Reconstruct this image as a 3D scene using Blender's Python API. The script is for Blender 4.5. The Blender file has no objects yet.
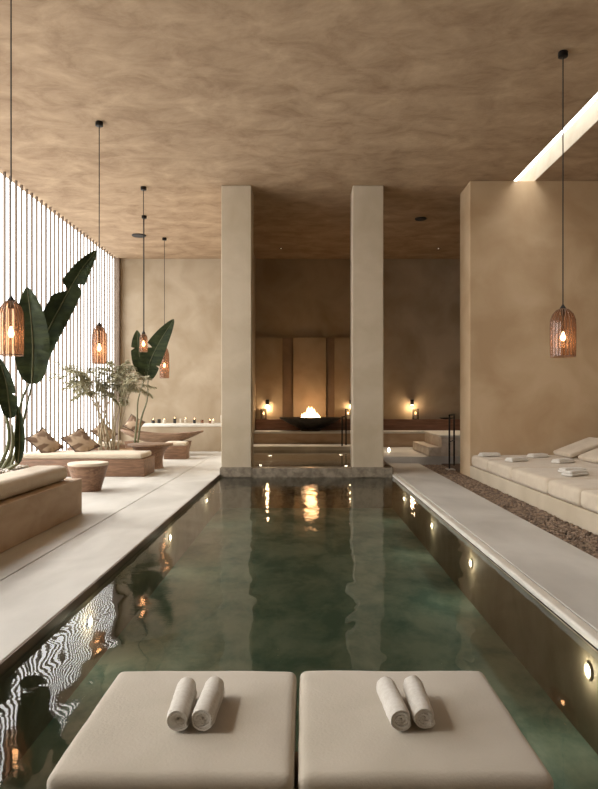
import bpy, bmesh, math, random
from mathutils import Vector, Matrix, noise
PI = math.pi
R = math.radians
S = bpy.context.scene
C = S.collection
random.seed(7)

# ---------------------------------------------------------------- camera, light, exposure
F = 650.0
cam_d = bpy.data.cameras.new('camera'); cam = bpy.data.objects.new('camera', cam_d); C.objects.link(cam)
cam.location = (0, 0, 1.6); cam.rotation_euler = (R(90), 0, 0)
cam_d.sensor_fit = 'HORIZONTAL'; cam_d.sensor_width = 36; cam_d.lens = F * 36 / 598
cam_d.shift_x = (299 - 304) / 598; cam_d.shift_y = (402 - 394.5) / 598
cam_d.clip_start = 0.05
S.camera = cam

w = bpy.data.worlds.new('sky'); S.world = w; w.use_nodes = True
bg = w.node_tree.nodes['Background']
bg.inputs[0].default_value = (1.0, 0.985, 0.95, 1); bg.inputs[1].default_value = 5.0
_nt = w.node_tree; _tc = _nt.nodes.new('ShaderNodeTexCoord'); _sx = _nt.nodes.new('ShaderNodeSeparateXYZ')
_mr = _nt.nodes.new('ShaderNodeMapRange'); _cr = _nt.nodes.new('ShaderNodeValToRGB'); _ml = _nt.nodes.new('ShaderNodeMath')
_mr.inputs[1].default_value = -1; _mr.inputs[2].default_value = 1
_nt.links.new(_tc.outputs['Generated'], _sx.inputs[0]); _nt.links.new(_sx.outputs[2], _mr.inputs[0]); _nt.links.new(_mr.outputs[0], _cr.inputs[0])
# sky strength boosted below and overhead to light ceiling and slot, dimmed between
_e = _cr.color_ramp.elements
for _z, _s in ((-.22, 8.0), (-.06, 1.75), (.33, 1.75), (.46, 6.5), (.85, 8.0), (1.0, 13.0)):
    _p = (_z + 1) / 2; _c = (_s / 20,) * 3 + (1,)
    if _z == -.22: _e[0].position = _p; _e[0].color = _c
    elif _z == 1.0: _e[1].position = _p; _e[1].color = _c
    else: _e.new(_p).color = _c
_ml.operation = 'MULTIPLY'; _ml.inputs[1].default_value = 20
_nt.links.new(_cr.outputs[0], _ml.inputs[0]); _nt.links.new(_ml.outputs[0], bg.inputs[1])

sun_d = bpy.data.lights.new('sun', 'SUN'); sun = bpy.data.objects.new('sun', sun_d); C.objects.link(sun)
sun_d.energy = 2.6; sun_d.angle = R(5); sun_d.color = (1.0, 0.94, 0.84)
sun.rotation_euler = Vector((1.0, -0.04, -0.86)).to_track_quat('-Z', 'Y').to_euler()

def area(name, loc, direction, sx, sy, energy, col=(1, .9, .75), portal=False):
    d = bpy.data.lights.new(name, 'AREA'); o = bpy.data.objects.new(name, d); C.objects.link(o)
    d.shape = 'RECTANGLE'; d.size = sx; d.size_y = sy; d.energy = energy; d.color = col
    o.location = loc; o.rotation_euler = Vector(direction).to_track_quat('-Z', 'Y').to_euler()
    if portal: d.cycles.is_portal = True
    return o
area('daylight_portal_screen', (-6.42, 11.15, 3.2), (1, 0, 0), 21.3, 6.4, 1, portal=True)
area('daylight_portal_slot', (4.785, 6.7, 6.85), (0, 0, -1), 0.47, 17.6, 1, portal=True)

S.view_settings.view_transform = 'Standard'; S.view_settings.look = 'None'
S.view_settings.gamma = 1; S.view_settings.use_curve_mapping = False
S.view_settings.exposure = -0.78
S.cycles.max_bounces = 9; S.cycles.diffuse_bounces = 5; S.cycles.glossy_bounces = 4
S.cycles.transparent_max_bounces = 16
S.cycles.caustics_reflective = False; S.cycles.caustics_refractive = False
S.cycles.sample_clamp_indirect = 4

# ---------------------------------------------------------------- materials
def mat(name, c1, c2=None, scale=3.0, rough=.7, bump=0.0, bscale=None, metallic=0, stretch=(1, 1, 1), detail=6, spec=.5, dist=.4, sheen=0, lo=.35, hi=.65, nrough=.5):
    m = bpy.data.materials.new(name); m.use_nodes = True
    nt = m.node_tree; b = nt.nodes['Principled BSDF']; L = nt.links
    b.inputs['Roughness'].default_value = rough; b.inputs['Metallic'].default_value = metallic
    b.inputs['Specular IOR Level'].default_value = spec
    if sheen: b.inputs['Sheen Weight'].default_value = sheen
    b.inputs['Base Color'].default_value = (*c1, 1)
    geo = nt.nodes.new('ShaderNodeTexCoord'); mp = nt.nodes.new('ShaderNodeMapping')
    mp.inputs['Scale'].default_value = stretch
    L.new(geo.outputs['Object'], mp.inputs[0])
    if c2:
        n = nt.nodes.new('ShaderNodeTexNoise'); n.inputs['Scale'].default_value = scale
        n.inputs['Detail'].default_value = detail; n.inputs['Roughness'].default_value = nrough; n.inputs['Distortion'].default_value = dist
        r = nt.nodes.new('ShaderNodeValToRGB'); r.color_ramp.elements[0].position = lo; r.color_ramp.elements[1].position = hi
        r.color_ramp.elements[0].color = (*c1, 1); r.color_ramp.elements[1].color = (*c2, 1)
        L.new(mp.outputs[0], n.inputs[0]); L.new(n.outputs[0], r.inputs[0]); L.new(r.outputs[0], b.inputs['Base Color'])
    if bump:
        n2 = nt.nodes.new('ShaderNodeTexNoise'); n2.inputs['Scale'].default_value = bscale or scale * 6; n2.inputs['Detail'].default_value = 5
        bp = nt.nodes.new('ShaderNodeBump'); bp.inputs['Strength'].default_value = bump; bp.inputs['Distance'].default_value = .02
        L.new(mp.outputs[0], n2.inputs[0]); L.new(n2.outputs[0], bp.inputs['Height']); L.new(bp.outputs[0], b.inputs['Normal'])
    return m

M = {}
M['wall'] = mat('wall_plaster', (.36, .285, .195), (.48, .40, .30), .9, .85, .25, 5)
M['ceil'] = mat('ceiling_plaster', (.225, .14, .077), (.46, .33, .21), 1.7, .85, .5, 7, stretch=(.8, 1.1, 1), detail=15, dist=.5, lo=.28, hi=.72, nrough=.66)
M['slot'] = mat('slot_plaster', (.30, .255, .19), (.36, .31, .24), 2, .8)
M['column'] = mat('column_plaster', (.47, .39, .28), (.56, .475, .36), 1.3, .8, .15, 8)
M['block'] = mat('block_plaster', (.45, .31, .18), (.57, .42, .265), .9, .85, .25, 5)
M['panel'] = mat('panel_plaster', (.42, .32, .22), (.52, .42, .30), 1.5, .8, .2, 6)
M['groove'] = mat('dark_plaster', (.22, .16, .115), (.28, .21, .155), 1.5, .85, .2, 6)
M['stone'] = mat('deck_stone', (.475, .46, .425), (.635, .62, .58), 1.3, .5, .08, 14, stretch=(1, .5, 1))
M['stone_edge'] = mat('coping_stone', (.66, .63, .56), (.76, .73, .66), 3, .4, .05, 14)
M['edge_brown'] = mat('bronze_edge', (.10, .065, .04), (.15, .10, .065), 3, .5)
M['tile'] = mat('base_tile', (.20, .165, .125), (.33, .28, .215), 9, .35, .3, 12, detail=2)
M['dark'] = mat('joint_dark', (.05, .035, .025))
M['planter'] = mat('planter_travertine', (.40, .28, .18), (.50, .37, .255), 1.6, .7, .15, 8, stretch=(1, 1, 2.5))
M['cream'] = mat('cream_canvas', (.56, .465, .355), (.62, .53, .41), 5, .9, .25, 60, sheen=.2)
M['tan'] = mat('tan_canvas', (.41, .365, .295), (.46, .41, .34), 3, .85, .12, 90, sheen=.25)
M['tan_seam'] = mat('tan_seam', (.44, .32, .22), rough=.9)
M['towel'] = mat('towel_terry', (.80, .75, .67), (.90, .86, .79), 60, 1, .8, 240, sheen=.3)
M['towel_grey'] = mat('towel_grey', (.40, .35, .29), (.48, .42, .35), 60, 1, .5, 200)
M['wood'] = mat('walnut_wood', (.15, .078, .042), (.28, .155, .09), 2.2, .5, .1, 20, stretch=(1, 9, 9), dist=1.5)
M['wood_oak'] = mat('oak_wood', (.17, .10, .058), (.29, .18, .11), 2.2, .55, .1, 20, stretch=(1, 8, 8), dist=1.5)
M['wood_red'] = mat('bench_wood', (.16, .075, .045), (.24, .12, .075), 2, .5, .08, 14, stretch=(1, 8, 8))
M['slat'] = mat('slat_wood', (.11, .075, .048), (.16, .11, .075), 3, .6, 0, 10, stretch=(6, 6, .6))
M['black'] = mat('black_metal', (.012, .011, .010), rough=.45, metallic=.6)
M['black_matte'] = mat('black_matte', (.02, .018, .016), rough=.7)
M['leaf'] = mat('banana_leaf', (.018, .028, .012), (.045, .06, .022), 3, .6, .3, 9, stretch=(1, 1, 4), spec=.2)
M['stem_green'] = mat('green_stem', (.09, .10, .04), (.16, .15, .07), 4, .5)
M['olive'] = mat('olive_leaf', (.26, .245, .15), (.44, .41, .28), 8, .6)
M['cane'] = mat('cane_stem', (.24, .19, .11), (.36, .29, .18), 6, .6, stretch=(1, 1, 3))
M['soil'] = mat('soil', (.08, .05, .03), (.14, .09, .06), 20, .95, .5)
M['pebble_w'] = mat('white_pebble', (.55, .50, .43), (.78, .74, .68), 9, .6)
M['pebble_b'] = mat('brown_pebble', (.10, .065, .042), (.34, .24, .165), 14, .6, detail=1)
M['pillow'] = mat('pillow_brown', (.17, .105, .065), (.44, .33, .23), 4.5, .95, .3, 60, detail=1, lo=.46, hi=.54)
M['pillow_dark'] = mat('pillow_dark', (.07, .05, .04), (.11, .08, .06), 8, .95)
M['ceramic'] = mat('pale_ceramic', (.62, .56, .47), rough=.4)
M['bowl'] = mat('fire_bowl_metal', (.03, .026, .023), (.055, .045, .038), 6, .4, .1, 30, metallic=.7)
M['pool_wall'] = mat('pool_wall', (.30, .25, .18), (.42, .35, .26), 2.5, .7, .2, 10)
M['pool_floor'] = mat('pool_floor', (.16, .33, .285), (.48, .63, .55), 2.2, .7, .3, 9, stretch=(1, .6, 1), detail=12, dist=.25, lo=.38, hi=.62, nrough=.6)
M['marble'] = mat('pale_marble', (.55, .46, .36), (.72, .64, .54), 2.5, .35, .05, 10, dist=2)

def emis(name, col, s):
    m = bpy.data.materials.new(name); m.use_nodes = True
    b = m.node_tree.nodes['Principled BSDF']
    b.inputs['Base Color'].default_value = (*col, 1)
    b.inputs['Emission Color'].default_value = (*col, 1); b.inputs['Emission Strength'].default_value = s
    return m
M['bulb'] = emis('bulb_glow', (1, .72, .42), 34)
M['flame'] = emis('flame_glow', (1, .66, .34), 13)
M['candle_flame'] = emis('candle_flame', (1, .66, .34), 12)
M['pool_lamp'] = emis('pool_lamp', (1, .9, .72), 32)
M['downlight'] = emis('downlight_lens', (1, .85, .65), 5)

def glassy(name, tint, fac=.12, diffuse=None, dfac=.0, rough=.05):
    m = bpy.data.materials.new(name); m.use_nodes = True; nt = m.node_tree; nt.nodes.clear(); L = nt.links
    out = nt.nodes.new('ShaderNodeOutputMaterial'); t = nt.nodes.new('ShaderNodeBsdfTransparent'); t.inputs[0].default_value = (*tint, 1)
    g = nt.nodes.new('ShaderNodeBsdfGlossy'); g.inputs['Roughness'].default_value = rough
    mx = nt.nodes.new('ShaderNodeMixShader'); mx.inputs[0].default_value = fac
    L.new(t.outputs[0], mx.inputs[1]); L.new(g.outputs[0], mx.inputs[2]); last = mx
    if diffuse:
        d = nt.nodes.new('ShaderNodeBsdfDiffuse'); d.inputs[0].default_value = (*diffuse, 1)
        tr = nt.nodes.new('ShaderNodeBsdfTranslucent'); tr.inputs[0].default_value = (*diffuse, 1)
        a = nt.nodes.new('ShaderNodeMixShader'); a.inputs[0].default_value = .55
        L.new(d.outputs[0], a.inputs[1]); L.new(tr.outputs[0], a.inputs[2])
        b = nt.nodes.new('ShaderNodeMixShader'); b.inputs[0].default_value = dfac
        L.new(mx.outputs[0], b.inputs[1]); L.new(a.outputs[0], b.inputs[2]); last = b
    L.new(last.outputs[0], out.inputs[0])
    return m
M['amber'] = glassy('amber_glass', (.78, .56, .42), .08, (.38, .22, .13), .30)
M['glass'] = glassy('clear_glass', (.93, .9, .85), .12)

def water_mat(name, tint, s1=1.0):
    m = bpy.data.materials.new(name); m.use_nodes = True; nt = m.node_tree; nt.nodes.clear(); L = nt.links
    out = nt.nodes.new('ShaderNodeOutputMaterial'); t = nt.nodes.new('ShaderNodeBsdfTransparent'); t.inputs[0].default_value = (*tint, 1)
    g = nt.nodes.new('ShaderNodeBsdfGlossy'); g.inputs['Roughness'].default_value = .022
    fr = nt.nodes.new('ShaderNodeFresnel'); fr.inputs[0].default_value = 1.45
    mx = nt.nodes.new('ShaderNodeMixShader')
    tc = nt.nodes.new('ShaderNodeTexCoord'); mp = nt.nodes.new('ShaderNodeMapping'); mp.inputs['Scale'].default_value = (1, .75, 1)
    L.new(tc.outputs['Object'], mp.inputs[0])
    n1 = nt.nodes.new('ShaderNodeTexNoise'); n1.inputs['Scale'].default_value = 3.6; n1.inputs['Detail'].default_value = .6; n1.inputs['Distortion'].default_value = .2
    n2 = nt.nodes.new('ShaderNodeTexNoise'); n2.inputs['Scale'].default_value = 1.1; n2.inputs['Detail'].default_value = 1.5
    L.new(mp.outputs[0], n1.inputs[0]); L.new(mp.outputs[0], n2.inputs[0])
    n3 = nt.nodes.new('ShaderNodeTexNoise'); n3.inputs['Scale'].default_value = 17; n3.inputs['Detail'].default_value = 1
    m3 = nt.nodes.new('ShaderNodeMapping'); m3.inputs['Scale'].default_value = (.4, 1.7, 1); L.new(tc.outputs['Object'], m3.inputs[0]); L.new(m3.outputs[0], n3.inputs[0]); c3 = nt.nodes.new('ShaderNodeMath'); c3.operation = 'MULTIPLY_ADD'; c3.inputs[1].default_value = .04
    sy = nt.nodes.new('ShaderNodeSeparateXYZ'); L.new(tc.outputs['Object'], sy.inputs[0]); my = nt.nodes.new('ShaderNodeMapRange')   # livelier ripples towards the fire end
    for k_, v_ in ((1, 4.2), (2, 7.5), (3, .03), (4, .17)): my.inputs[k_].default_value = v_
    L.new(sy.outputs[1], my.inputs[0]); L.new(my.outputs[0], c3.inputs[1])
    L.new(n3.outputs[0], c3.inputs[0])
    a = nt.nodes.new('ShaderNodeMath'); a.operation = 'MULTIPLY_ADD'; a.inputs[1].default_value = 1.0
    b2 = nt.nodes.new('ShaderNodeMath'); b2.operation = 'MULTIPLY'; b2.inputs[1].default_value = 1.6
    L.new(n2.outputs[0], b2.inputs[0]); L.new(n1.outputs[0], a.inputs[0]); L.new(b2.outputs[0], a.inputs[2])
    bp = nt.nodes.new('ShaderNodeBump'); bp.inputs['Strength'].default_value = 1.0; bp.inputs['Distance'].default_value = .0065 * s1
    L.new(a.outputs[0], c3.inputs[2]); L.new(c3.outputs[0], bp.inputs['Height'])
    L.new(bp.outputs[0], g.inputs['Normal']); L.new(bp.outputs[0], fr.inputs['Normal'])
    L.new(fr.outputs[0], mx.inputs[0]); L.new(t.outputs[0], mx.inputs[1]); L.new(g.outputs[0], mx.inputs[2]); L.new(mx.outputs[0], out.inputs[0])
    return m
M['water'] = water_mat('pool_water', (.80, .86, .80))
M['water2'] = water_mat('shallow_water', (.8, .78, .7), .5)

# ---------------------------------------------------------------- helpers
def obj(name, bm, m, parent=None, loc=(0, 0, 0), smooth=True, rot=(0, 0, 0)):
    me = bpy.data.meshes.new(name)
    bmesh.ops.recalc_face_normals(bm, faces=bm.faces)
    bm.to_mesh(me); bm.free()
    if smooth:
        for p in me.polygons: p.use_smooth = True
        try: me.set_sharp_from_angle(angle=R(38))
        except Exception: pass
    for x in (m if isinstance(m, (list, tuple)) else [m]): me.materials.append(x)
    o = bpy.data.objects.new(name, me); C.objects.link(o); o.location = loc; o.rotation_euler = rot
    if parent: o.parent = parent
    return o
def tag(o, label=None, cat=None, group=None, kind=None):
    for k, v in (('label', label), ('category', cat), ('group', group), ('kind', kind)):
        if v: o[k] = v
    return o
def thing(name, label, cat, loc=(0, 0, 0), rz=0, group=None):
    o = bpy.data.objects.new(name, None); C.objects.link(o); o.empty_display_size = .1
    o.location = loc; o.rotation_euler = (0, 0, rz)
    return tag(o, label, cat, group)
def copy_tree(o, loc=None, rz=None, label=None, group=None, parent=None):
    c = o.copy(); C.objects.link(c)
    if parent: c.parent = parent
    if loc is not None: c.location = loc
    if rz is not None: c.rotation_euler = (0, 0, rz)
    if label: c['label'] = label
    if group: c['group'] = group
    for ch in list(o.children): copy_tree(ch, parent=c)
    return c
def box(bm, x0, x1, y0, y1, z0, z1, bev=0, seg=2):
    mtx = Matrix.Translation(((x0 + x1) / 2, (y0 + y1) / 2, (z0 + z1) / 2)) @ Matrix.Diagonal((x1 - x0, y1 - y0, z1 - z0, 1))
    r = bmesh.ops.create_cube(bm, size=1, matrix=mtx)
    if bev:
        es = list({e for v in r['verts'] for e in v.link_edges})
        bmesh.ops.bevel(bm, geom=es, offset=bev, segments=seg, profile=.5, affect='EDGES')
    return bm
def B(*a, **k): return box(bmesh.new(), *a, **k)
def sheet(x0, x1, y0, y1, z):
    bm = bmesh.new(); bm.faces.new([bm.verts.new(p) for p in ((x0, y0, z), (x1, y0, z), (x1, y1, z), (x0, y1, z))]); return bm
def struct(name, bm, m, smooth=False):
    o = obj(name, bm, m, smooth=smooth); o['kind'] = 'structure'; return o
def lathe(bm, prof, n=32, cx=0, cy=0, close=False, flute=0, nf=0):
    rings = []
    for (r, z) in prof:
        ring = []
        for i in range(n):
            a = 2 * PI * i / n; rr = r * (1 + (flute * math.cos(nf * a) if nf else 0))
            ring.append(bm.verts.new((cx + rr * math.cos(a), cy + rr * math.sin(a), z)))
        rings.append(ring)
    for a, b in zip(rings, rings[1:]):
        for i in range(n):
            bm.faces.new((a[i], a[(i + 1) % n], b[(i + 1) % n], b[i]))
    if close:
        bm.faces.new(rings[0][::-1]); bm.faces.new(rings[-1])
    return bm
def spline(pts, n):
    pts = [Vector(p) for p in pts]; out = []
    P = [pts[0] * 2 - pts[1]] + pts + [pts[-1] * 2 - pts[-2]]
    k = len(pts) - 1
    for i in range(n + 1):
        t = i / n * k; j = min(int(t), k - 1); u = t - j
        a, b, c, d = P[j:j + 4]
        out.append(.5 * ((2 * b) + (c - a) * u + (2 * a - 5 * b + 4 * c - d) * u * u + (3 * b - a - 3 * c + d) * u ** 3))
    return out
def tube(bm, pts, r, n=8, r2=None, cap=True):
    pts = [Vector(p) for p in pts]; rings = []; up = None
    for i, p in enumerate(pts):
        t = (pts[min(i + 1, len(pts) - 1)] - pts[max(i - 1, 0)]).normalized()
        if up is None: up = Vector((0, 0, 1)) if abs(t.z) < .9 else Vector((1, 0, 0))
        s = t.cross(up).normalized(); up = s.cross(t).normalized()
        rr = r if r2 is None else r + (r2 - r) * i / (len(pts) - 1)
        rings.append([bm.verts.new(p + (s * math.cos(2 * PI * k / n) + up * math.sin(2 * PI * k / n)) * rr) for k in range(n)])
    for a, b in zip(rings, rings[1:]):
        for k in range(n): bm.faces.new((a[k], a[(k + 1) % n], b[(k + 1) % n], b[k]))
    if cap: bm.faces.new(rings[0][::-1]); bm.faces.new(rings[-1])
    return bm
def cushion(w_, d_, h_, r=.05, puff=.02, n=16, wob=.0, seed=0, side=.0):
    """rounded soft pad centred on x,y with its underside at z=0"""
    bm = bmesh.new(); bmesh.ops.create_cube(bm, size=2)
    bmesh.ops.subdivide_edges(bm, edges=bm.edges[:], cuts=n, use_grid_fill=True)
    hx, hy, hz = w_ / 2, d_ / 2, h_ / 2; r = min(r, hx * .98, hy * .98, hz * .98)
    for v in bm.verts:
        q = []
        for c, h in ((v.co.x, hx), (v.co.y, hy), (v.co.z, hz)):
            q.append(math.copysign(1 - (1 - abs(c)) ** 1.8, c) * h)
        inn = [max(-(h - r), min(h - r, c)) for c, h in zip(q, (hx, hy, hz))]
        d = Vector(q) - Vector(inn)
        # keep rounding smooth: project cube shell to sphere
        p = Vector(inn) + (d.normalized() * r if d.length > 1e-9 else d)
        u, t = p.x / hx, p.y / hy
        zz = p.z / hz
        k = max(0, 1 - u ** 4) * max(0, 1 - t ** 4)
        if zz > 0: p.z += puff * k * zz
        if side: p.x += side * math.copysign(1, u) * abs(u) * (1 - zz * zz); p.y += side * math.copysign(1, t) * abs(t) * (1 - zz * zz)
        if wob:
            nv = noise.noise(Vector((p.x * 5 + seed, p.y * 5, p.z * 5)))
            p.z += wob * nv * (1 if zz > 0 else 0)
            p.x += wob * .5 * noise.noise(Vector((p.x * 3, p.y * 6 + seed, 3))); p.y += wob * .5 * noise.noise(Vector((p.x * 6, p.y * 3, seed)))
        p.z += hz; v.co = p
    return bm
def dent_pillow(s, t, seed=0):
    """square throw pillow standing on a corner; lies in the local XZ plane, thickness along Y"""
    bm = bmesh.new(); n = 14; g = {}
    for side in (1, -1):
        for i in range(n + 1):
            for j in range(n + 1):
                u, v = i / n * 2 - 1, j / n * 2 - 1
                if side == -1 and (i in (0, n) or j in (0, n)): g[side, i, j] = g[1, i, j]; continue
                pinch = 1 - .12 * (1 - u * u) * abs(v) - .12 * (1 - v * v) * abs(u)
                th = t * ((1 - u * u) * (1 - v * v)) ** .45
                th *= 1 + .25 * noise.noise(Vector((u * 2 + seed, v * 2, side)))
                g[side, i, j] = bm.verts.new((u * s / 2 * pinch, side * th / 2, v * s / 2 * pinch))
        for i in range(n):
            for j in range(n):
                bm.faces.new((g[side, i, j], g[side, i + 1, j], g[side, i + 1, j + 1], g[side, i, j + 1]))
    return bm
def pebbles(x0, x1, y0, y1, z, count, smin, smax, seed):
    rnd = random.Random(seed); tb = bmesh.new(); bmesh.ops.create_icosphere(tb, subdivisions=1, radius=1)
    tb.verts.ensure_lookup_table(); base = [v.co.copy() for v in tb.verts]; faces = [[v.index for v in f.verts] for f in tb.faces]; tb.free()
    V, Fc = [], []
    for _ in range(count):
        s = rnd.uniform(smin, smax)
        mt = Matrix.Translation((rnd.uniform(x0, x1), rnd.uniform(y0, y1), z + rnd.uniform(-.3, .35) * s)) @ \
            Matrix.Rotation(rnd.uniform(0, PI), 4, 'Z') @ Matrix.Rotation(rnd.uniform(-.4, .4), 4, 'X') @ Matrix.Diagonal((s, s * rnd.uniform(.6, .9), s * rnd.uniform(.45, .7), 1))
        k = len(V); V += [mt @ c for c in base]; Fc += [[k + i for i in f] for f in faces]
    me = bpy.data.meshes.new('pebbles'); me.from_pydata(V, [], Fc); bm = bmesh.new(); bm.from_mesh(me); bpy.data.meshes.remove(me)
    return bm

# ---------------------------------------------------------------- the room
H = 6.4; XL, XR = -1.87, 1.96; YB = 21.8; XW = 7.0; XS = -6.25; Y0 = -4.0; WZ = -.07; PF = -.75
YC = 14.4
# ceiling, with the long skylight slot left open
bm = bmesh.new()
box(bm, XS - .12, 4.55, Y0, YB + .3, H, H + .3)
box(bm, 5.02, XW + .3, Y0, YB + .3, H, H + .3)
box(bm, 4.55, 5.02, 15.5, YB + .3, H, H + .3); box(bm, 4.55, 5.02, Y0, -2.1, H, H + .3)
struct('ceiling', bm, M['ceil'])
bm = bmesh.new()
box(bm, 4.45, 4.55, -2.1, 15.5, H + .302, H + .40); box(bm, 5.02, 5.12, -2.1, 15.5, H + .302, H + .40)
box(bm, 4.45, 5.12, 15.5, 15.6, H + .302, H + .40); box(bm, 4.45, 5.12, -2.2, -2.1, H + .302, H + .40)
box(bm, 5.012, 5.0195, -2.1, 15.5, H + .004, H + .302); box(bm, 4.5505, 4.558, -2.1, 15.5, H + .004, H + .302)
struct('window_1', bm, M['slot'])
struct('wall_back', B(XS - .12, XW + .3, YB, YB + .3, -.9, H), M['wall'])
struct('wall_right', B(XW, XW + .3, Y0, YB, -.9, H), M['wall'])
struct('wall_rear', B(XS - .12, XW + .3, Y0 - .3, Y0, -.9, H + .3), M['wall'])
struct('wall_block', B(3.6, XW, 14.1, 15.0, -.06, H, bev=.012), M['block'])
struct('wall_unseen_divider', B(XL + .02, XL + .25, YC + .66, YB, -.06, H), M['wall'])  # unseen behind the left column, added to keep the back centre dark
struct('wall_left', B(XS - .12, XS, Y0, .4, .141, H), M['wall'])
struct('wall_sill', B(XS - .12, XS + .04, Y0, YB, -.06, .14), M['planter'])
struct('trim_1', B(XS - .06, XS + .10, YB - .16, YB, .14, H), M['slat'])
# floors
fl = bmesh.new()
box(fl, XS, -2.725, Y0, YB, -.06, 0, bev=.004)
box(fl, XL - 2, XR + 1.04, Y0, -1.2, -.06, 0) if False else None
struct('floor', fl, M['stone'])
struct('floor_border', B(-2.715, XL, -1.2, YB, -.06, 0, bev=.008), M['stone'])
struct('floor_near', B(-2.715, 3.0, Y0, -1.21, -.06, 0, bev=.006), M['stone'])
struct('floor_walkway', B(XR + .10, 3.0, -1.2, 17.0, -.06, 0, bev=.006), M['stone'])
struct('floor_platform', B(XR + .02, XW, 17.01, YB, -.06, .17, bev=.008), M['stone'])
struct('trim_2', B(XR, XR + .098, -1.2, 17.0, -.06, -.002, bev=.02, seg=3), M['stone_edge'])
struct('trim_3', B(XL, XL + .012, -1.2, YC - .0, WZ - .02, -.006), M['edge_brown'])
struct('floor_foundation', B(XS, XL, Y0, YB, -.9, -.062), M['dark'])
struct('floor_foundation_near', B(XL, XR, Y0, -1.21, -.9, -.062), M['dark'])
bm = bmesh.new(); box(bm, XR, XW, Y0, YB, -.9, -.062)
struct('floor_foundation_right', bm, M['dark'])
# pool basin
bm = bmesh.new()
box(bm, XL - .001, XL + .004, -1.2, YC, PF, -.075); box(bm, XR - .004, XR + .001, -1.2, YC, PF, -.062)
box(bm, XL, XR, -1.205, -1.2, PF, -.062)
struct('wall_pool', bm, M['pool_wall'])
struct('floor_pool', B(XL, XR, -1.2, YB, PF - .1, PF), M['pool_floor'])
o = obj('pool_water', sheet(XL + .005, XR - .005, -1.199, YC - .001, WZ), M['water'])
tag(o, 'dark green rippled water filling the long pool between the decks', 'water', kind='stuff')
# upper basin between and behind the columns
struct('wall_weir', B(XL + .0, XR, YC, YC + .3, PF, .14, bev=.01), M['tile'])
struct('floor_upper_basin', B(XL + .26, XR, YC + .301, 19.5, PF, .06), M['marble'])
o = obj('upper_basin_water', sheet(XL + .26, XR + .015, YC + .302, 19.49, .15), M['water2'])
tag(o, 'thin sheet of still water behind the two columns below the fire bowl', 'water', kind='stuff')
struct('trim_4', B(XR, XR + .018, YC + .02, 17.0, -.06, .155), M['tile'])
struct('step_back', B(XL + .26, XW, 19.5, 20.6, .172 if False else -.05, .30, bev=.012), M['stone']) if False else None
struct('floor_step', B(XL + .26, XR + .015, 19.5, 20.6, -.05, .27, bev=.012), M['stone'])
# back wall relief
bm = bmesh.new()
box(bm, -1.6, -.72, YB - .10, YB, .9, 3.75); box(bm, -.36, .74, YB - .14, YB, .9, 3.75, bev=.01); box(bm, 1.02, 1.9, YB - .10, YB, .9, 3.75)
struct('wall_relief', bm, M['wall'])
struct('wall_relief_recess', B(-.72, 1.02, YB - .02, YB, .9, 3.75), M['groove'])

# columns
def column(x0, x1, label):
    t = thing('column', label, 'column', ((x0 + x1) / 2, YC + .33, -.06))
    h = (x1 - x0) / 2
    obj('shaft', B(-h, h, -.33, .33, 0, H + .06, bev=.012), M['column'], t, smooth=False)
    obj('tile_base', B(-h - .012, h + .012, -.342, -.331, .0, .22, bev=.003), M['tile'], t, smooth=False)
column(-1.83, -1.17, 'square plaster column rising from the pool, left of the fire bowl')
column(1.08, 1.76, 'square plaster column rising from the pool, right of the fire bowl')

# slatted screen: real slats, daylight behind
t = thing('slatted_screen', 'tall screen of thin vertical wooden slats with white daylight behind, along the left side', 'screen', (XS, 0, .1405))
sl = obj('slat', B(-.022, .022, -.022, .022, 0, H - .141), M['slat'], t, smooth=False)
ys = [.508 + .272 * i for i in range(78)]
sl.location = (0, ys[0], 0)
for y in ys[1:]:
    c = sl.copy(); C.objects.link(c); c.parent = t; c.location = (0, y, 0)

# ---------------------------------------------------------------- right side: gravel, bench, mattresses
struct('wall_bench', B(3.6, XW, 2.0, 14.1, -.06, .22, bev=.01), M['column'])
o = obj('gravel_bed', pebbles(3.03, 3.565, 1.5, 16.8, -.03, 12500, .012, .027, 3), M['pebble_b'], smooth=False)
tag(o, 'narrow bed of small brown pebbles between walkway and daybed bench', 'gravel', kind='stuff')
yb = [13.98, 12.78, 11.3, 9.62, 8.5, 7.2, 5.9]
desc = ['against the plaster wall at the far end', 'second from the plaster wall', 'third from the plaster wall', 'fourth from the plaster wall',
        'fifth from the plaster wall, cut by the photo edge', 'nearest the viewer, beyond the photo edge']
for i, (a, b) in enumerate(zip(yb, yb[1:])):
    wy = a - b - .012
    t = thing('bench_mattress', 'cream bench mattress with raised backrest, ' + desc[i], 'mattress', (3.59, (a + b) / 2, .2205), group='cream mattresses on the right bench')
    obj('pad', cushion(2.5, wy, .24, r=.07, puff=.015, n=14, wob=.006, seed=i * 3), M['cream'], t, loc=(1.25, 0, 0))
    br = obj('backrest', cushion(.85, wy * .74, .10, r=.04, puff=.01, n=12), M['cream'], t, loc=(2.12, 0, .402), rot=(0, -R(21), 0))
def folded_towel(loc, rz, label, two=True):
    t = thing('folded_towel', label, 'towel', loc, rz, 'folded towels on the right bench')
    obj('cloth', cushion(.42, .20, .035, r=.016, puff=.006, n=8, wob=.006), M['towel'], t)
    obj('fold', cushion(.40, .17, .03, r=.014, puff=.008, n=8, wob=.006, seed=4), M['towel'], t, loc=(.01, .012, .036))
def on(x, y): return (x, y, .465)
folded_towel((3.84, 13.45, .481), .15, 'folded white towel on the farthest bench mattress beside the wall corner')
folded_towel((4.02, 12.3, .481), .5, 'folded white towel on the second bench mattress from the wall')
folded_towel((4.28, 10.35, .481), .25, 'larger folded white towel on the third bench mattress')
folded_towel((4.15, 9.95, .481), .55, 'folded grey-white towel lying nearest the viewer on the third bench mattress')
folded_towel((4.75, 13.2, .481), .4, 'folded pale towel by the backrest of the farthest bench mattress')
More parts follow.
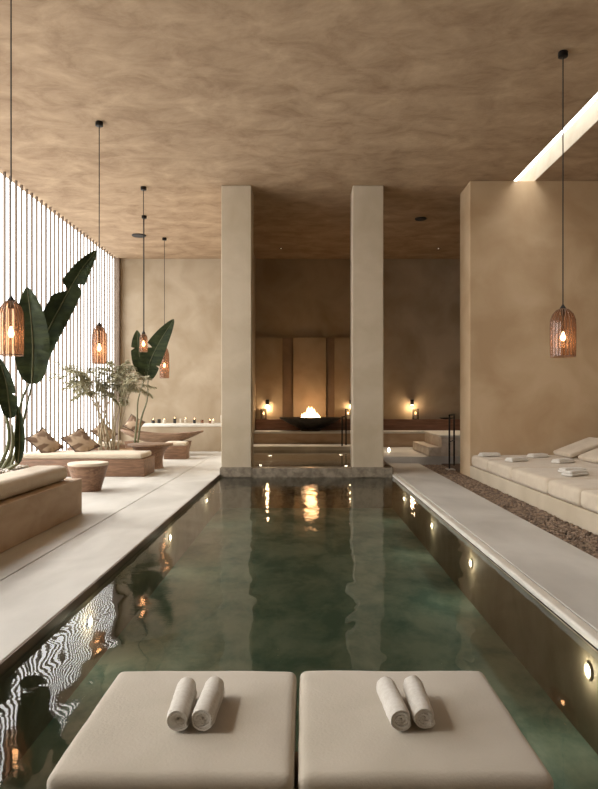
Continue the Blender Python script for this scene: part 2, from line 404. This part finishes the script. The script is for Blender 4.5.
folded_towel((4.78, 12.0, .481), .5, 'folded pale towel by the backrest of the second bench mattress')

# black hand rails
def rail(label, loc, w_, h_, along, bars):
    t = thing('hand_rail', label, 'railing', loc)
    for s in (0, 1):
        p = Vector(along) * (w_ * s)
        obj('post', tube(bmesh.new(), [p, p + Vector((0, 0, h_))], .022, 8), M['black'], t)
    a, b = Vector((0, 0, h_)), Vector(along) * w_ + Vector((0, 0, h_))
    obj('top_rail', tube(bmesh.new(), [a, b], .024, 8), M['black'], t)
    if bars:
        obj('lower_rail', tube(bmesh.new(), [a * .5, Vector(along) * w_ + a * .5], .015, 8), M['black'], t)
rail('black metal railing beside the end of the right plaster wall', (3.49, 15.6, 0) , .85, 1.28, (.35, .94, 0), True)
rail('slim black handrail at the steps between fire bowl and right column', (1.15, 19.62, .27), .5, .88, (.3, .95, 0), False)
# gravel floor under the rail
struct('floor_rail_pad', B(3.42, 3.6, 15.45, 15.75, -.06, .0), M['stone'])
struct('floor_gravel_base', B(3.6, XW, 15.01, 17.0, -.06, -.01), M['soil'])

# pale stone tub with steps at the right
t = thing('stone_tub', 'raised pale marble tub with a step, behind the black railing', 'hot tub', (3.5, 18.0, .17))
obj('surround', B(.12, 2.6, -.9, 1.5, 0, .5, bev=.012), M['marble'], t)
obj('step', B(-.22, .119, -.9, 1.6, 0, .24, bev=.012), M['marble'], t)
obj('rim', B(.08, 2.64, -.94, 1.54, .501, .56, bev=.015), M['stone_edge'], t)

# ---------------------------------------------------------------- back: benches, fire bowl, sconces, lanterns
def back_bench(name, x0, x1, z0, label):
    t = thing(name, label, 'bench', ((x0 + x1) / 2, 20.6, z0)); h = (x1 - x0) / 2
    obj('riser', B(-h, h, .06, .8, 0, .60 - z0), M['planter'], t, smooth=False)
    obj('seat', B(-h, h, 0, .8, .601 - z0, .67 - z0, bev=.012), M['stone'], t)
    obj('back_panel', B(-h, h, .82, 1.06, 0, 1.03 - z0, bev=.006), M['wood_red'], t, smooth=False)
back_bench('built_in_bench', XL + .27, XR + .0, .27, 'long stone bench with dark wood back behind the fire bowl')
back_bench('built_in_bench', XR + .04, XW - .01, .17, 'long stone bench with dark wood back, right of the second column')

t = thing('fire_bowl', 'wide shallow black fire bowl with burning flames on the back bench', 'fire bowl', (.22, 20.92, .671))
obj('foot', lathe(bmesh.new(), [(.30, 0), (.33, .02), (.31, .06)], 32, close=True), M['bowl'], t)
obj('bowl', lathe(bmesh.new(), [(.30, .061), (.42, .09), (.75, .26), (1.0, .40), (1.02, .43), (.99, .44), (.80, .40), (.6, .375)], 48, close=True), M['bowl'], t)
rnd = random.Random(5)
for k in range(13):
    a = k * 2.4; rr = .035 + .025 * k
    x, y = rr * math.cos(a), rr * math.sin(a) * .7
    h_ = (.40 - .019 * k) * rnd.uniform(.8, 1.1)
    bm = bmesh.new()
    prof = [(.02, 0), (.055, .1), (.062, .22), (.045, .5), (.022, .78), (.002, 1.0)]
    lathe(bm, [(r, z * h_) for r, z in prof], 10, close=True)
    ph = rnd.uniform(0, 6)
    for v in bm.verts:
        v.co.x += .03 * math.sin(v.co.z * 14 + ph); v.co.y += .02 * math.cos(v.co.z * 11 + ph)
    obj('flame', bm, M['flame'], t, loc=(x, y, .385))
for _c in t.children:
    if _c.name.startswith('bowl') or _c.name.startswith('foot'): _c.scale = (1, .47, 1)
ld = bpy.data.lights.new('fire_light', 'POINT'); lo = bpy.data.objects.new('fire_light', ld); C.objects.link(lo)
ld.energy = 24; ld.color = (1, .55, .25); ld.shadow_soft_size = .2; lo.location = (.22, 20.7, 1.5)

def sconce(x, label, lit=True):
    t = thing('wall_sconce', label, 'wall lamp', (x, YB - .0, 1.50), group='black sconces on the back wall')
    obj('body', lathe(bmesh.new(), [(.055, 0), (.06, .01), (.06, .17), (.05, .18)], 20, close=True), M['black'], t, loc=(0, -.15, 0))
    obj('bracket', B(-.03, .03, -.1, -.101 + .1, .05, .13), M['black'], t, smooth=False)
    obj('lens', lathe(bmesh.new(), [(.045, -.012), (.045, -.001)], 16, close=True), M['bulb'], t, loc=(0, -.15, 0))
    d = bpy.data.lights.new('sconce_light', 'POINT'); o = bpy.data.objects.new('sconce_light', d); C.objects.link(o)
    d.energy = 22; d.color = (1, .68, .38); d.shadow_soft_size = .05; o.location = (x, YB - .20, 1.40)
def lantern(x, label):
    t = thing('candle_lantern', label, 'lantern', (x, YB - .24, 1.031), group='candle lanterns on the back ledge')
    s = .085; fr = bmesh.new()
    for sx in (-s, s):
        for sy in (-s, s): box(fr, sx - .008, sx + .008, sy - .008, sy + .008, .012, .33)
    obj('frame', fr, M['black'], t, smooth=False)
    obj('base', B(-.1, .1, -.1, .1, 0, .012), M['black'], t, smooth=False)
    obj('lid', B(-.1, .1, -.1, .1, .33, .345), M['black'], t, smooth=False)
    obj('glass_pane', B(-.078, .078, -.078, .078, .013, .329), M['glass'], t, smooth=False)
    cd = obj('candle', lathe(bmesh.new(), [(.035, .014), (.035, .15), (.03, .155)], 16, close=True), M['ceramic'], t)
    obj('flame', lathe(bmesh.new(), [(.004, .157), (.022, .18), (.018, .21), (.002, .25)], 10, close=True), M['candle_flame'], cd)
for xs, xl, n in ((-1.22, -1.34, 'left of the fire bowl'), (1.58, 1.46, 'right of the fire bowl beside the second column'), (3.60, 3.70, 'on the far right behind the walkway')):
    sconce(xs, 'small black sconce on the back wall, ' + n)
    lantern(xl, 'glass candle lantern on the back ledge, ' + n)
o = obj('shallow_dish', lathe(bmesh.new(), [(.06, 0), (.2, .02), (.24, .05), (.22, .05), (.1, .025)], 24, close=True), M['black_matte'], loc=(4.75 - .02, YB - .26, 1.031))
o.scale = (1, .4, 1); tag(o, 'shallow black dish on the back ledge right of the far lantern', 'dish')
t = thing('floor_candle', 'small glowing candle light on the platform floor right of the second column', 'candle', (2.44, 18.7, .172))
obj('cup', lathe(bmesh.new(), [(.05, 0), (.06, .01), (.065, .09)], 16), M['glass'], t)
obj('flame', lathe(bmesh.new(), [(.01, .01), (.04, .04), (.03, .08), (.003, .12)], 12, close=True), M['pool_lamp'], t)

# ---------------------------------------------------------------- left back: ledge bench with candles
t = thing('stone_ledge', 'long plaster ledge with pale stone top along the back wall at left', 'ledge', (-3.45, 21.0, 0))
obj('body', B(-1.75, 1.55, .03, .8, 0, .80), M['wall'], t, smooth=False)
obj('top_slab', B(-1.8, 1.55, 0, .8, .801, .90, bev=.02), M['stone_edge'], t)
rnd = random.Random(11)
kinds = ['white', 'dark', 'amber', 'clear']
places = ['at the left end', 'second from the left', 'third from the left', 'fourth from the left', 'fifth from the left', 'sixth from the left', 'seventh from the left',
          'eighth, near the middle', 'ninth from the left', 'tenth from the left', 'eleventh from the left', 'twelfth from the left', 'thirteenth from the left', 'at the right end by the column']
for k in range(14):
    x = -4.95 + k * .225 + rnd.uniform(-.09, .09); y = 21.2 + rnd.uniform(0, .3)
    ty = rnd.choice([0, 1, 2, 1]); h_ = rnd.uniform(.07, .17); r_ = rnd.uniform(.035, .06)
    if k == 10: h_ = .26; ty = 0; r_ = .04
    col, m_ = (('pale', M['ceramic']), ('dark', M['black_matte']), ('amber', M['amber']))[ty]
    t = thing('candle_jar', 'small %s candle jar on the back ledge, %s' % (col, places[k]), 'candle', (x, y, .901), group='candle jars on the back ledge')
    obj('jar', lathe(bmesh.new(), [(r_ * .8, 0), (r_, .01), (r_, h_), (r_ * .85, h_), (r_ * .8, h_ * .7)], 14, close=True), m_, t)
    if k % 3 != 1: obj('flame', lathe(bmesh.new(), [(.004, 0), (.014, .015), (.002, .05)], 8, close=True), M['candle_flame'], t, loc=(0, 0, h_ * .75 + .02))

# ---------------------------------------------------------------- left: big planter with cushion
PZ = .5
struct_pl = thing('stone_planter', 'long travertine planter box beside the pool deck holding the big plant', 'planter', (-3.2, 9.37, 0))
bm = bmesh.new(); box(bm, -3.0, 0, -6.5, 0, .001, PZ, bev=.008)
obj('box', bm, M['planter'], struct_pl, smooth=False)
bm = bmesh.new(); box(bm, -2.94, -.62, -6.4, -.10, PZ + .001, PZ + .17, bev=.006)
obj('raised_bed', bm, M['soil'], struct_pl, smooth=False)
o = obj('bolster_cushion', cushion(.50, 5.6, .21, r=.095, puff=.01, n=22, wob=.004), M['tan' if False else 'cream'], loc=(-3.56, 6.38, PZ + .001))
tag(o, 'long padded tan seat cushion along the edge of the big stone planter', 'cushion')
o = obj('planter_pebbles', pebbles(-6.1, -3.86, 6.3, 9.2, PZ + .19, 2600, .018, .045, 9), M['pebble_w'], smooth=False)
tag(o, 'white pebbles covering the soil around the big plant', 'pebbles', kind='stuff')

# ---------------------------------------------------------------- plants
def leaf_mesh(mid, W, sidev, fold=.35, splits=(), nt=64, ns=7, droop=.0, shape=.75):
    bm = bmesh.new(); pts = spline(mid, nt); sidev = Vector(sidev).normalized(); rows = {1: [], -1: []}
    L_ = len(pts); midv = []
    for i, p in enumerate(pts):
        t = i / (L_ - 1)
        tg = (pts[min(i + 1, L_ - 1)] - pts[max(i - 1, 0)]).normalized()
        s = (sidev - tg * sidev.dot(tg)).normalized(); nrm = s.cross(tg).normalized()
        wd = W * max(0.004, math.sin(PI * min(1, t ** shape)) ** .62)
        mv = bm.verts.new(p); midv.append(mv)
        for sd in (1, -1):
            row = [mv]; ww = wd
            for (ts, sg, wid, dep) in splits:
                if sg == sd and abs(t - ts) < wid: ww *= 1 - dep * (1 - abs(t - ts) / wid)
            for k in range(1, ns + 1):
                q = k / ns; rip = .006 * math.sin(i * 1.9 + k * .2) * q
                edge = .012 * noise.noise(Vector((t * 9, sd, q * 2)))
                v = p + s * sd * (ww * q) + nrm * (fold * ww * q + rip + edge) - Vector((0, 0, droop * ww * q * q)) - tg * (.12 * ww * q)
                row.append(bm.verts.new(v))
            rows[sd].append(row)
    for sd in (1, -1):
        for a, b in zip(rows[sd], rows[sd][1:]):
            for k in range(ns): bm.faces.new((a[k], a[k + 1], b[k + 1], b[k]))
    return bm
def pxp(x, y, Y): return Vector(((x - 304) * Y / F, Y, 1.6 + (402 - y) * Y / F))
def broad_plant(name, label, base, leaves, stems):
    t = thing(name, label, 'plant', base); b = Vector(base)
    for st in stems:
        pts = [Vector(q) - b for q in st[0]]
        obj('stem', tube(bmesh.new(), spline(pts, 14), st[1], 8, r2=st[1] * .45), M['stem_green'], t)
    for (mid, W, sv, fold, splits) in leaves:
        pts = [Vector(q) - b for q in mid]
        lf = obj('leaf', leaf_mesh(pts, W, sv, fold, splits), M['leaf'], t)
        obj('midrib', tube(bmesh.new(), spline([p + Vector((0, -.004, 0)) for p in pts], 20), .012, 6, r2=.003), M['stem_green'], lf)
b = Vector((-4.02, 8.75, PZ + .171))
P = lambda x, y, Y=8.75: pxp(x, y, Y)
broad_plant('bird_of_paradise_plant', 'tall plant with huge dark green paddle leaves in the near stone planter', tuple(b), [
    ([P(32, 384, 8.3), P(33, 350, 8.2), P(31, 318, 8.2), P(27, 287, 8.3)], .215, (1, .15, 0), .25, [(.35, 1, .02, .3)]),
    ([P(36, 372, 8.6), P(46, 336, 8.6), P(64, 300, 8.5), P(80, 272, 8.4), P(97, 250, 8.4)], .165, (.9, .35, -.1), .30, [(.58, -1, .06, .9), (.66, 1, .03, .7)]),
    ([P(11, 418, 8.5), P(9, 402, 8.4), P(6, 382, 8.3), P(-2, 356, 8.3)], .105, (1, .4, 0), .5, [(.5, 1, .03, .5)]),
    ([P(18, 464, 8.4), P(19.5, 445, 8.4), P(19.5, 425, 8.4), P(18, 406, 8.4)], .062, (1, .5, 0), .9, []),
], [
    ([b + Vector((.03, 0, 0)), P(16, 430), P(22, 400), P(32, 378)], .028),
    ([b + Vector((.08, -.05, 0)), P(19, 440, 8.7), P(27, 405, 8.65), P(33, 380, 8.6)], .024),
    ([b + Vector((-.05, 0, 0)), P(12, 450, 8.7), P(12, 425, 8.5)], .03),
    ([b + Vector((.02, -.1, 0)), P(18, 463, 8.6), P(18, 458, 8.5)], .03),
    ([b + Vector((-.12, .05, 0)), P(9, 440, 8.85), P(3, 405, 8.9), P(-14, 360, 8.9)], .03),
])
# second broad leaf plant, farther back, in a pot
t = thing('round_planter', 'low round stone pot under the farther broad-leaved plant', 'pot', (-4.55, 17.2, 0))
obj('pot', lathe(bmesh.new(), [(.26, 0), (.34, .05), (.38, .35), (.34, .36), (.33, .30)], 28, close=True), M['planter'], t)
b = Vector((-4.5, 17.2, .305)); P = lambda x, y, Y=17.0: pxp(x, y, Y)
broad_plant('bird_of_paradise_plant', 'farther plant with two dark upright leaves in front of the back wall', tuple(b), [
    ([P(147, 380, 16.3), P(141, 362, 16.2), P(138, 345, 16.2), P(137, 330, 16.2)], .20, (1, .1, 0), .2, [(.62, -1, .03, .6)]),
    ([P(147, 380, 16.3), P(150, 362, 16.2), P(160, 341, 16.1), P(174, 319, 16.0)], .27, (.9, .1, -.35), .2, [(.55, -1, .035, .7), (.33, 1, .02, .4)]),
], [
    ([b, P(137, 420), P(138, 400, 16.8), P(144, 380, 16.3)], .03),
    ([b + Vector((.08, 0, 0)), P(141, 420), P(147, 400, 16.8), P(148, 380, 16.3)], .03),
])
# feathery palm in a pot
t = thing('square_planter', 'low square stone pot behind the nearest wooden daybed holding the feathery palm', 'pot', (-4.62, 15.55, 0))
obj('pot', B(-.32, .32, -.32, .32, 0, .36, bev=.015), M['planter'], t)
obj('soil', B(-.28, .28, -.28, .28, .361, .37), M['soil'], t)
pr = thing('feathery_palm', 'airy palm with grey-green feathery leaves on several bare canes', 'plant', (-4.62, 15.55, .371))
rnd = random.Random(21)
tips = [(60, 367), (64, 382), (66, 366), (78, 372), (92, 368), (104, 374), (112, 362), (120, 370), (128, 362), (136, 372), (144, 378), (100, 388), (124, 386)]
for k, (tx, ty) in enumerate(tips):
    Yt = 15.5 + rnd.uniform(-.6, .5)
    tip = pxp(tx, ty, Yt) - Vector(pr.location)
    b0 = Vector((rnd.uniform(-.26, .26), rnd.uniform(-.2, .2), -.01))
    crown = Vector((b0.x + (tip.x - b0.x) * .45, b0.y + (tip.y - b0.y) * .4, tip.z * rnd.uniform(.66, .8)))
    midp = Vector((b0.x + (crown.x - b0.x) * .35, b0.y, crown.z * .5))
    cane = obj('cane', tube(bmesh.new(), spline([b0, midp, crown], 12), .019, 7, r2=.012), M['cane'], pr)
    bm = bmesh.new()
    for f in range(6):
        if f == 0: e = tip.copy()
        else:
            e = tip + Vector((rnd.uniform(-.42, .42), rnd.uniform(-.45, .45), rnd.uniform(-.5, .16)))
        mid = (crown + e) / 2 + Vector((0, 0, .16))
        ra = spline([crown, mid, e], 22); tube(bm, ra, .006, 4, r2=.002)
        for i in range(4, 23):
            tg = (ra[min(i + 1, 22)] - ra[i - 1]).normalized(); sd = tg.cross(Vector((0, 0, 1))).normalized()
            ln = .20 * math.sin(PI * min(1, (i / 22) * .8 + .15)) + .04
            for s in (1, -1):
                d = (tg * .75 + sd * s * rnd.uniform(.5, .9) + Vector((0, 0, rnd.uniform(-.55, .15)))).normalized()
                wv = d.cross(Vector((rnd.uniform(-.3, .3), rnd.uniform(-.3, .3), 1))).normalized() * .019
                a0 = ra[i]; m0 = a0 + d * ln * .45; e0 = a0 + d * ln - Vector((0, 0, ln * .25))
                v = [bm.verts.new(q) for q in (a0, m0 + wv, e0, m0 - wv)]
                bm.faces.new(v)
    obj('fronds', bm, M['olive'], cane, smooth=False)

# ---------------------------------------------------------------- left furniture
# nearest wooden daybed
def daybed(label, loc, L_, D_, zw, zm):
    t = thing('wooden_daybed', label, 'daybed', loc, group='wooden daybeds along the slatted screen')
    obj('platform', B(-L_, 0, 0, D_, 0, zw, bev=.012), M['wood'], t)
    obj('mattress', cushion(L_ - .12, D_ - .06, zm, r=.045, puff=.01, n=14, wob=.005), M['cream'], t, loc=(-L_ / 2 - .0, D_ / 2, zw + .001))
daybed('walnut daybed with cream mattress and two patterned pillows, nearest the viewer', (-3.42, 13.9, .001), 2.72, 1.0, .37, .12)
daybed('shorter walnut daybed with cream mattress beside the feathery palm', (-4.95, 16.9, .001), 1.2, 1.1, .42, .12)
def throw_pillow(loc, rot, s, label):
    t = thing('throw_pillow', label, 'pillow', loc, group='patterned throw pillows'); t.rotation_euler = rot
    obj('cover', dent_pillow(s, .2, loc[0]), M['pillow'], t)
    bm = bmesh.new()
    def edge(p): 
        return [Vector((a * s / 2, 0, b_ * s / 2)) for a, b_ in p]
    q = []
    n = 8
    cs = [(-1, -1), (1, -1), (1, 1), (-1, 1)]
    for i in range(4):
        a, b_ = cs[i], cs[(i + 1) % 4]
        for k in range(n):
            u = a[0] + (b_[0] - a[0]) * k / n; v = a[1] + (b_[1] - a[1]) * k / n
            pinch = 1 - .12 * (1 - u * u) * abs(v) - .12 * (1 - v * v) * abs(u)
            q.append(Vector((u * s / 2 * pinch, 0, v * s / 2 * pinch)))
    tube(bm, q + [q[0]], .014, 6, cap=False)
    obj('piping', bm, M['pillow_dark'], t)
throw_pillow((-5.70, 14.30, .70), (R(-62), R(44), R(6)), .64, 'brown patterned throw pillow at the left end of the nearest daybed')
throw_pillow((-4.98, 14.50, .70), (R(-60), R(44), R(-6)), .62, 'brown patterned throw pillow nearer the palm on the first daybed')
throw_pillow((-5.35, 17.4, .78), (R(-50), R(42), R(10)), .55, 'brown throw pillow on the shorter daybed beside the palm')
# tapered round tables
def round_table(label, loc, prof, top_r, zt, m_, cush):
    t = thing('side_table', label, 'table', loc, group='carved wooden side tables')
    obj('body', lathe(bmesh.new(), prof, 40, close=True), m_, t)
    obj('top', lathe(bmesh.new(), [(top_r * .97, zt), (top_r, zt + .012), (top_r, zt + .04), (top_r * .98, zt + .05)], 40, close=True), M['cream'] if cush else M['wood_oak'], t)
round_table('tapered round wooden side table with pale top beside the stone planter', (-3.9, 11.75, .001),
            [(.22, 0), (.25, .1), (.30, .28), (.345, .43), (.35, .455)], .355, .457, M['wood'], True)
round_table('wide wooden table with flared concave base behind the nearest daybed', (-3.72, 15.75, .001),
            [(.33, 0), (.30, .04), (.29, .2), (.33, .38), (.42, .50), (.50, .54)], .54, .542, M['wood'], False)
t = thing('cube_stool', 'small wooden box stool with cream pad near the back ledge', 'stool', (-3.6, 18.4, .001))
obj('box', B(-.31, .31, -.28, .28, 0, .37, bev=.015), M['wood'], t)
obj('pad', cushion(.6, .54, .10, r=.04, n=8), M['cream'], t, loc=(0, 0, .371))
# boat shaped chaise
t = thing('curved_chaise', 'boat-shaped wooden chaise with pointed end in front of the back ledge', 'chaise', (-4.3, 19.7, 0))
bm = bmesh.new(); n = 30; rows = []
for i in range(n + 1):
    u = i / n; x = -1.3 + 2.55 * u
    wy = .42 * (max(0, 1 - abs(2 * u - 1) ** 3.2)) ** .6 + .02
    zt = .72 - .10 * math.sin(PI * u) + (.10 * (1 - u) ** 3) + .02 * u
    zb = zt - .05 - .26 * math.sin(PI * min(1, u * 1.02)) ** .8
    row = []
    for j in range(13):
        a = PI * j / 12
        row.append(bm.verts.new((x, -wy * math.cos(a), zt - (zt - zb) * math.sin(a) ** .8)))
    for j in range(12, -1, -1):
        a = PI * j / 12
        row.append(bm.verts.new((x, -wy * .92 * math.cos(a), zt - .002 - (zt - zb) * .42 * math.sin(a))))
    rows.append(row)
for a, b_ in zip(rows, rows[1:]):
    for k in range(len(a)): bm.faces.new((a[k], a[(k + 1) % len(a)], b_[(k + 1) % len(a)], b_[k]))
bm.faces.new(rows[0]); bm.faces.new(rows[-1][::-1])
obj('hull', bm, M['wood_oak'], t)
for x0 in (-.85, .62):
    bm = bmesh.new(); box(bm, x0 - .14, x0 + .14, -.22, .22, .001, .42, bev=.01)
    for v in bm.verts:
        if v.co.z > .2: v.co.x += (.1 if x0 > 0 else -.1)
    obj('foot', bm, M['wood'], t, smooth=False)
throw_pillow((-5.15, 19.7, .93), (R(-30), R(30), R(5)), .48, 'brown throw pillow on the head of the boat-shaped chaise')

# ---------------------------------------------------------------- pendant lamps
def pendant(label, x, y, ztop, hgt, dia, power=2.8, canopy=True):
    t = thing('pendant_lamp', label, 'pendant lamp', (x, y, H), group='ribbed amber pendant lamps')
    if canopy: obj('canopy', lathe(bmesh.new(), [(.055, -.075), (.065, -.07), (.065, -.012), (.06, -.001)], 24, close=True), M['black'], t)
    zt = ztop - H; r = dia / 2
    obj('cord', tube(bmesh.new(), [(0, 0, -.07), (0, 0, zt + .0)], .008, 6), M['black_matte'], t)
    obj('socket', lathe(bmesh.new(), [(.03, zt - .10), (.034, zt - .02), (.045, zt - .01), (.02, zt + .03), (.008, zt + .05)], 16, close=True), M['black_matte'], t)
    prof = [(r * .22, zt - .012), (r * .5, zt - .03), (r * .8, zt - hgt * .13), (r * .97, zt - hgt * .24), (r, zt - hgt * .4), (r, zt - hgt * .7), (r * .97, zt - hgt)]
    sh = obj('shade', lathe(bmesh.new(), prof, 96, flute=.02, nf=24), M['amber'], t)
    bm = bmesh.new()
    for k in range(22):
        a = 2 * PI * k / 22
        tube(bm, [(rr * 1.02 * math.cos(a), rr * 1.02 * math.sin(a), z) for rr, z in prof], r * .026, 5)
    for z, rr in ((zt - hgt, r * .975),):
        tube(bm, [(rr * math.cos(2 * PI * k / 32), rr * math.sin(2 * PI * k / 32), z) for k in range(33)], r * .045, 5, cap=False)
    obj('ribs', bm, M['wood_oak'], sh)
    zb = zt - hgt * .62
    obj('bulb', lathe(bmesh.new(), [(.012, zb + .09), (.02, zb + .06), (.033, zb + .02), (.033, zb - .01), (.018, zb - .035), (.003, zb - .04)], 16, close=True), M['bulb'], t)
    obj('stem', tube(bmesh.new(), [(0, 0, zt - .1), (0, 0, zb + .085)], .007, 6), M['black_matte'], t)
    d = bpy.data.lights.new('pendant_light', 'POINT'); o = bpy.data.objects.new('pendant_light', d); C.objects.link(o)
    d.energy = power; d.color = (1, .62, .32); d.shadow_soft_size = .04; o.location = (x, y, H + zb - .07)
pendant('amber ribbed pendant hanging at the far left edge over the stone planter', -3.38, 7.5, 2.78, .64, .27)
pendant('amber ribbed pendant hanging in front of the slatted screen, second from the left', -3.51, 11.14, 2.92, .66, .235)
pendant('small amber pendant whose shade hangs between the two far upright leaves', -3.58, 14.5, 3.14, .42, .17, 1)
pendant('amber pendant hidden behind the far broad leaves, on the farther middle cord', -4.12, 16.75, 2.85, .5, .2, 1)
pendant('pale amber pendant hanging farthest back in front of the left back wall', -4.08, 19.0, 3.22, .92, .27, 1.2, canopy=True)
pendant('amber ribbed pendant hanging alone on the right in front of the plaster wall', 3.55, 8.91, 2.89, .67, .33)
o = obj('ceiling_speaker', lathe(bmesh.new(), [(.19, -.03), (.2, -.02), (.2, -.001)], 32, close=True), M['black_matte'], loc=(-4.75, 18.7, H))
tag(o, 'flat black round disc fixed to the ceiling above the left back area', 'ceiling speaker')
o = obj('ceiling_speaker', lathe(bmesh.new(), [(.14, -.03), (.15, -.02), (.15, -.001)], 32, close=True), M['black_matte'], loc=(3.05, 17.0, H))
tag(o, 'flat black round disc on the dark ceiling beyond the right column', 'ceiling speaker')
for x, n in ((-.72, 'between the two columns'), (4.2, 'right of the second column')):
    t = thing('recessed_downlight', 'tiny recessed ceiling spotlight at the back wall, ' + n, 'ceiling light', (x, 20.3, H), group='recessed ceiling spotlights')
    obj('ring', lathe(bmesh.new(), [(.03, -.012), (.05, -.012), (.055, -.001)], 20), M['black'], t)
    d = bpy.data.lights.new('downlight', 'SPOT'); o = bpy.data.objects.new('downlight', d); C.objects.link(o)
    d.energy = 1500; d.color = (1, .80, .58); d.spot_size = R(62); d.spot_blend = .9; d.shadow_soft_size = .04; o.location = (x, 20.3, H - .03); o.rotation_euler = (R(-12), 0, 0)
    obj('lens', lathe(bmesh.new(), [(.03, -.008), (.03, -.002)], 16, close=True), M['downlight'], t)

# ---------------------------------------------------------------- underwater lamps
def pool_lamp(x, y, z, label, s, e=4):
    t = thing('underwater_lamp', label, 'pool light', (x, y, z), group='underwater pool lamps')
    r = lathe(bmesh.new(), [(.045, -.001), (.058, .004), (.055, .015), (.044, .018)], 24)
    obj('ring', r, M['ceramic'], t, rot=(0, s * R(90), 0))
    obj('lens', lathe(bmesh.new(), [(.036, .001), (.036, .01), (.02, .02), (.002, .023)], 20, close=True), M['pool_lamp'], t, rot=(0, s * R(90), 0))
    d = bpy.data.lights.new('pool_light', 'POINT'); o = bpy.data.objects.new('pool_light', d); C.objects.link(o)
    d.energy = e; d.color = (1, .86, .66); d.shadow_soft_size = .03; o.location = (x + s * .07, y, z)
for y, z, n in ((4.45, -.24, 'nearest the right photo edge'), (7.58, -.28, 'second along'), (9.87, -.28, 'third along'), (12.6, -.28, 'farthest along')):
    pool_lamp(XR - .005, y, z, 'round underwater lamp glowing in the right pool wall, ' + n, -1)
for y, z, n in ((5.63, -.3, 'nearest the viewer'), (9.0, -.28, 'second along'), (12.4, -.28, 'farthest along')):
    pool_lamp(XL + .005, y, z, 'round underwater lamp glowing in the left pool wall, ' + n, 1)
for x, y, n in ((-1.05, 15.6, 'beside the left column'), (-.95, 18.3, 'below the left lantern'), (1.0, 15.4, 'beside the right column'), (1.05, 18.6, 'below the handrail')):
    t = thing('floor_spotlight', 'small glowing spotlight in the shallow water behind the columns, ' + n, 'pool light', (x, y, .061), group='spotlights in the shallow basin')
    obj('ring', lathe(bmesh.new(), [(.05, 0), (.055, .02), (.045, .024)], 20), M['black'], t)
    obj('lens', lathe(bmesh.new(), [(.044, .0), (.044, .02), (.02, .03)], 16, close=True), M['pool_lamp'], t)

# ---------------------------------------------------------------- foreground: two daybed cushions on a plinth in the pool, rolled towels
struct('floor_island', B(-.84, .82, 1.2, 3.02, PF, -.02, bev=.01), M['pool_wall'])
def lounge_bed(x0, x1, label, seed):
    t = thing('lounge_bed', label, 'daybed', ((x0 + x1) / 2, 2.66, -.019), group='foreground daybeds'); wd = x1 - x0
    obj('base', B(-wd / 2 + .03, wd / 2 - .03, -.40, .40, 0, .175, bev=.01), M['wood'], t)
    cu = obj('cushion', cushion(wd - .006, .90, .165, r=.035, puff=.012, n=30, wob=.004, seed=seed), M['tan'], t, loc=(0, 0, .176))
    bm = bmesh.new(); hx, hy, r = wd / 2 - .012, .442, .03; pts = []
    for cx, cy, a0 in ((hx - r, hy - r, 0), (-hx + r, hy - r, 90), (-hx + r, -hy + r, 180), (hx - r, -hy + r, 270)):
        for k in range(6): a = R(a0 + 18 * k); pts.append(Vector((cx + r * math.cos(a), cy + r * math.sin(a), .138)))
    tube(bm, pts + [pts[0]], .0035, 6, cap=False)
    obj('piping', bm, M['tan_seam'], cu)
lounge_bed(-.89, -.032, 'square tan cushioned daybed in the foreground, left one', 1)
lounge_bed(-.024, .862, 'square tan cushioned daybed in the foreground, right one', 9)

def towel_roll(x, y, rz, label, seed, r=.05, ln=.31):
    t = thing('rolled_towel', label, 'towel', (x, y, .335), rz, 'rolled white towels on the foreground daybeds')
    turns = 3.6; th = (r - .006) / turns * .86; n = 100; rnd = random.Random(seed)
    prof_o, prof_i = [], []
    for i in range(n + 1):
        a = 2 * PI * turns * i / n; rr = .008 + (r - .008) * i / n
        wv = 1 + .035 * noise.noise(Vector((math.cos(a), math.sin(a), seed)))
        prof_o.append((rr * wv, a)); prof_i.append((max(.001, rr - th) * wv, a))
    bm = bmesh.new(); ny = 12; rows = []
    for j in range(ny + 1):
        v = j / ny; y_ = (v - .5) * ln; e = min(v, 1 - v) * ln
        rnd_off = -.004 if j in (0, ny) else 0
        row = []
        for k, (rr, a) in enumerate(prof_o + prof_i[::-1]):
            out = k <= n
            q = rr + (rnd_off if out and k > n * .72 else 0) + .0022 * noise.noise(Vector((math.cos(a) * 3, y_ * 22, math.sin(a) * 3 + seed)))
            tele = .008 * (1 - rr / r) * (1 if j == 0 else (-1 if j == ny else 0)) + (.003 * math.sin(a * 1.3 + seed) if j in (0, ny) else 0)
            row.append(bm.verts.new((q * math.cos(a + 2.0), y_ + tele, r * .96 + q * math.sin(a + 2.0) * .95)))
        rows.append(row)
    m_ = len(rows[0])
    for a, b_ in zip(rows, rows[1:]):
        for k in range(m_): bm.faces.new((a[k], a[(k + 1) % m_], b_[(k + 1) % m_], b_[k]))
    for row, fl_ in ((rows[0], 1), (rows[-1], -1)):
        for k in range(n):
            f = (row[k], row[k + 1], row[2 * n - k], row[2 * n + 1 - k])
            bm.faces.new(f if fl_ == 1 else f[::-1])
    obj('terry_cloth', bm, M['towel'], t)
towel_roll(-.492, 2.64, R(3), 'rolled white towel on the left foreground daybed, left of its pair', 1)
towel_roll(-.385, 2.645, R(-2), 'rolled white towel on the left foreground daybed, right of its pair', 2)
towel_roll(.362, 2.64, R(4), 'rolled white towel on the right foreground daybed, left of its pair', 3)
towel_roll(.468, 2.655, R(-1), 'rolled white towel on the right foreground daybed, right of its pair', 4)
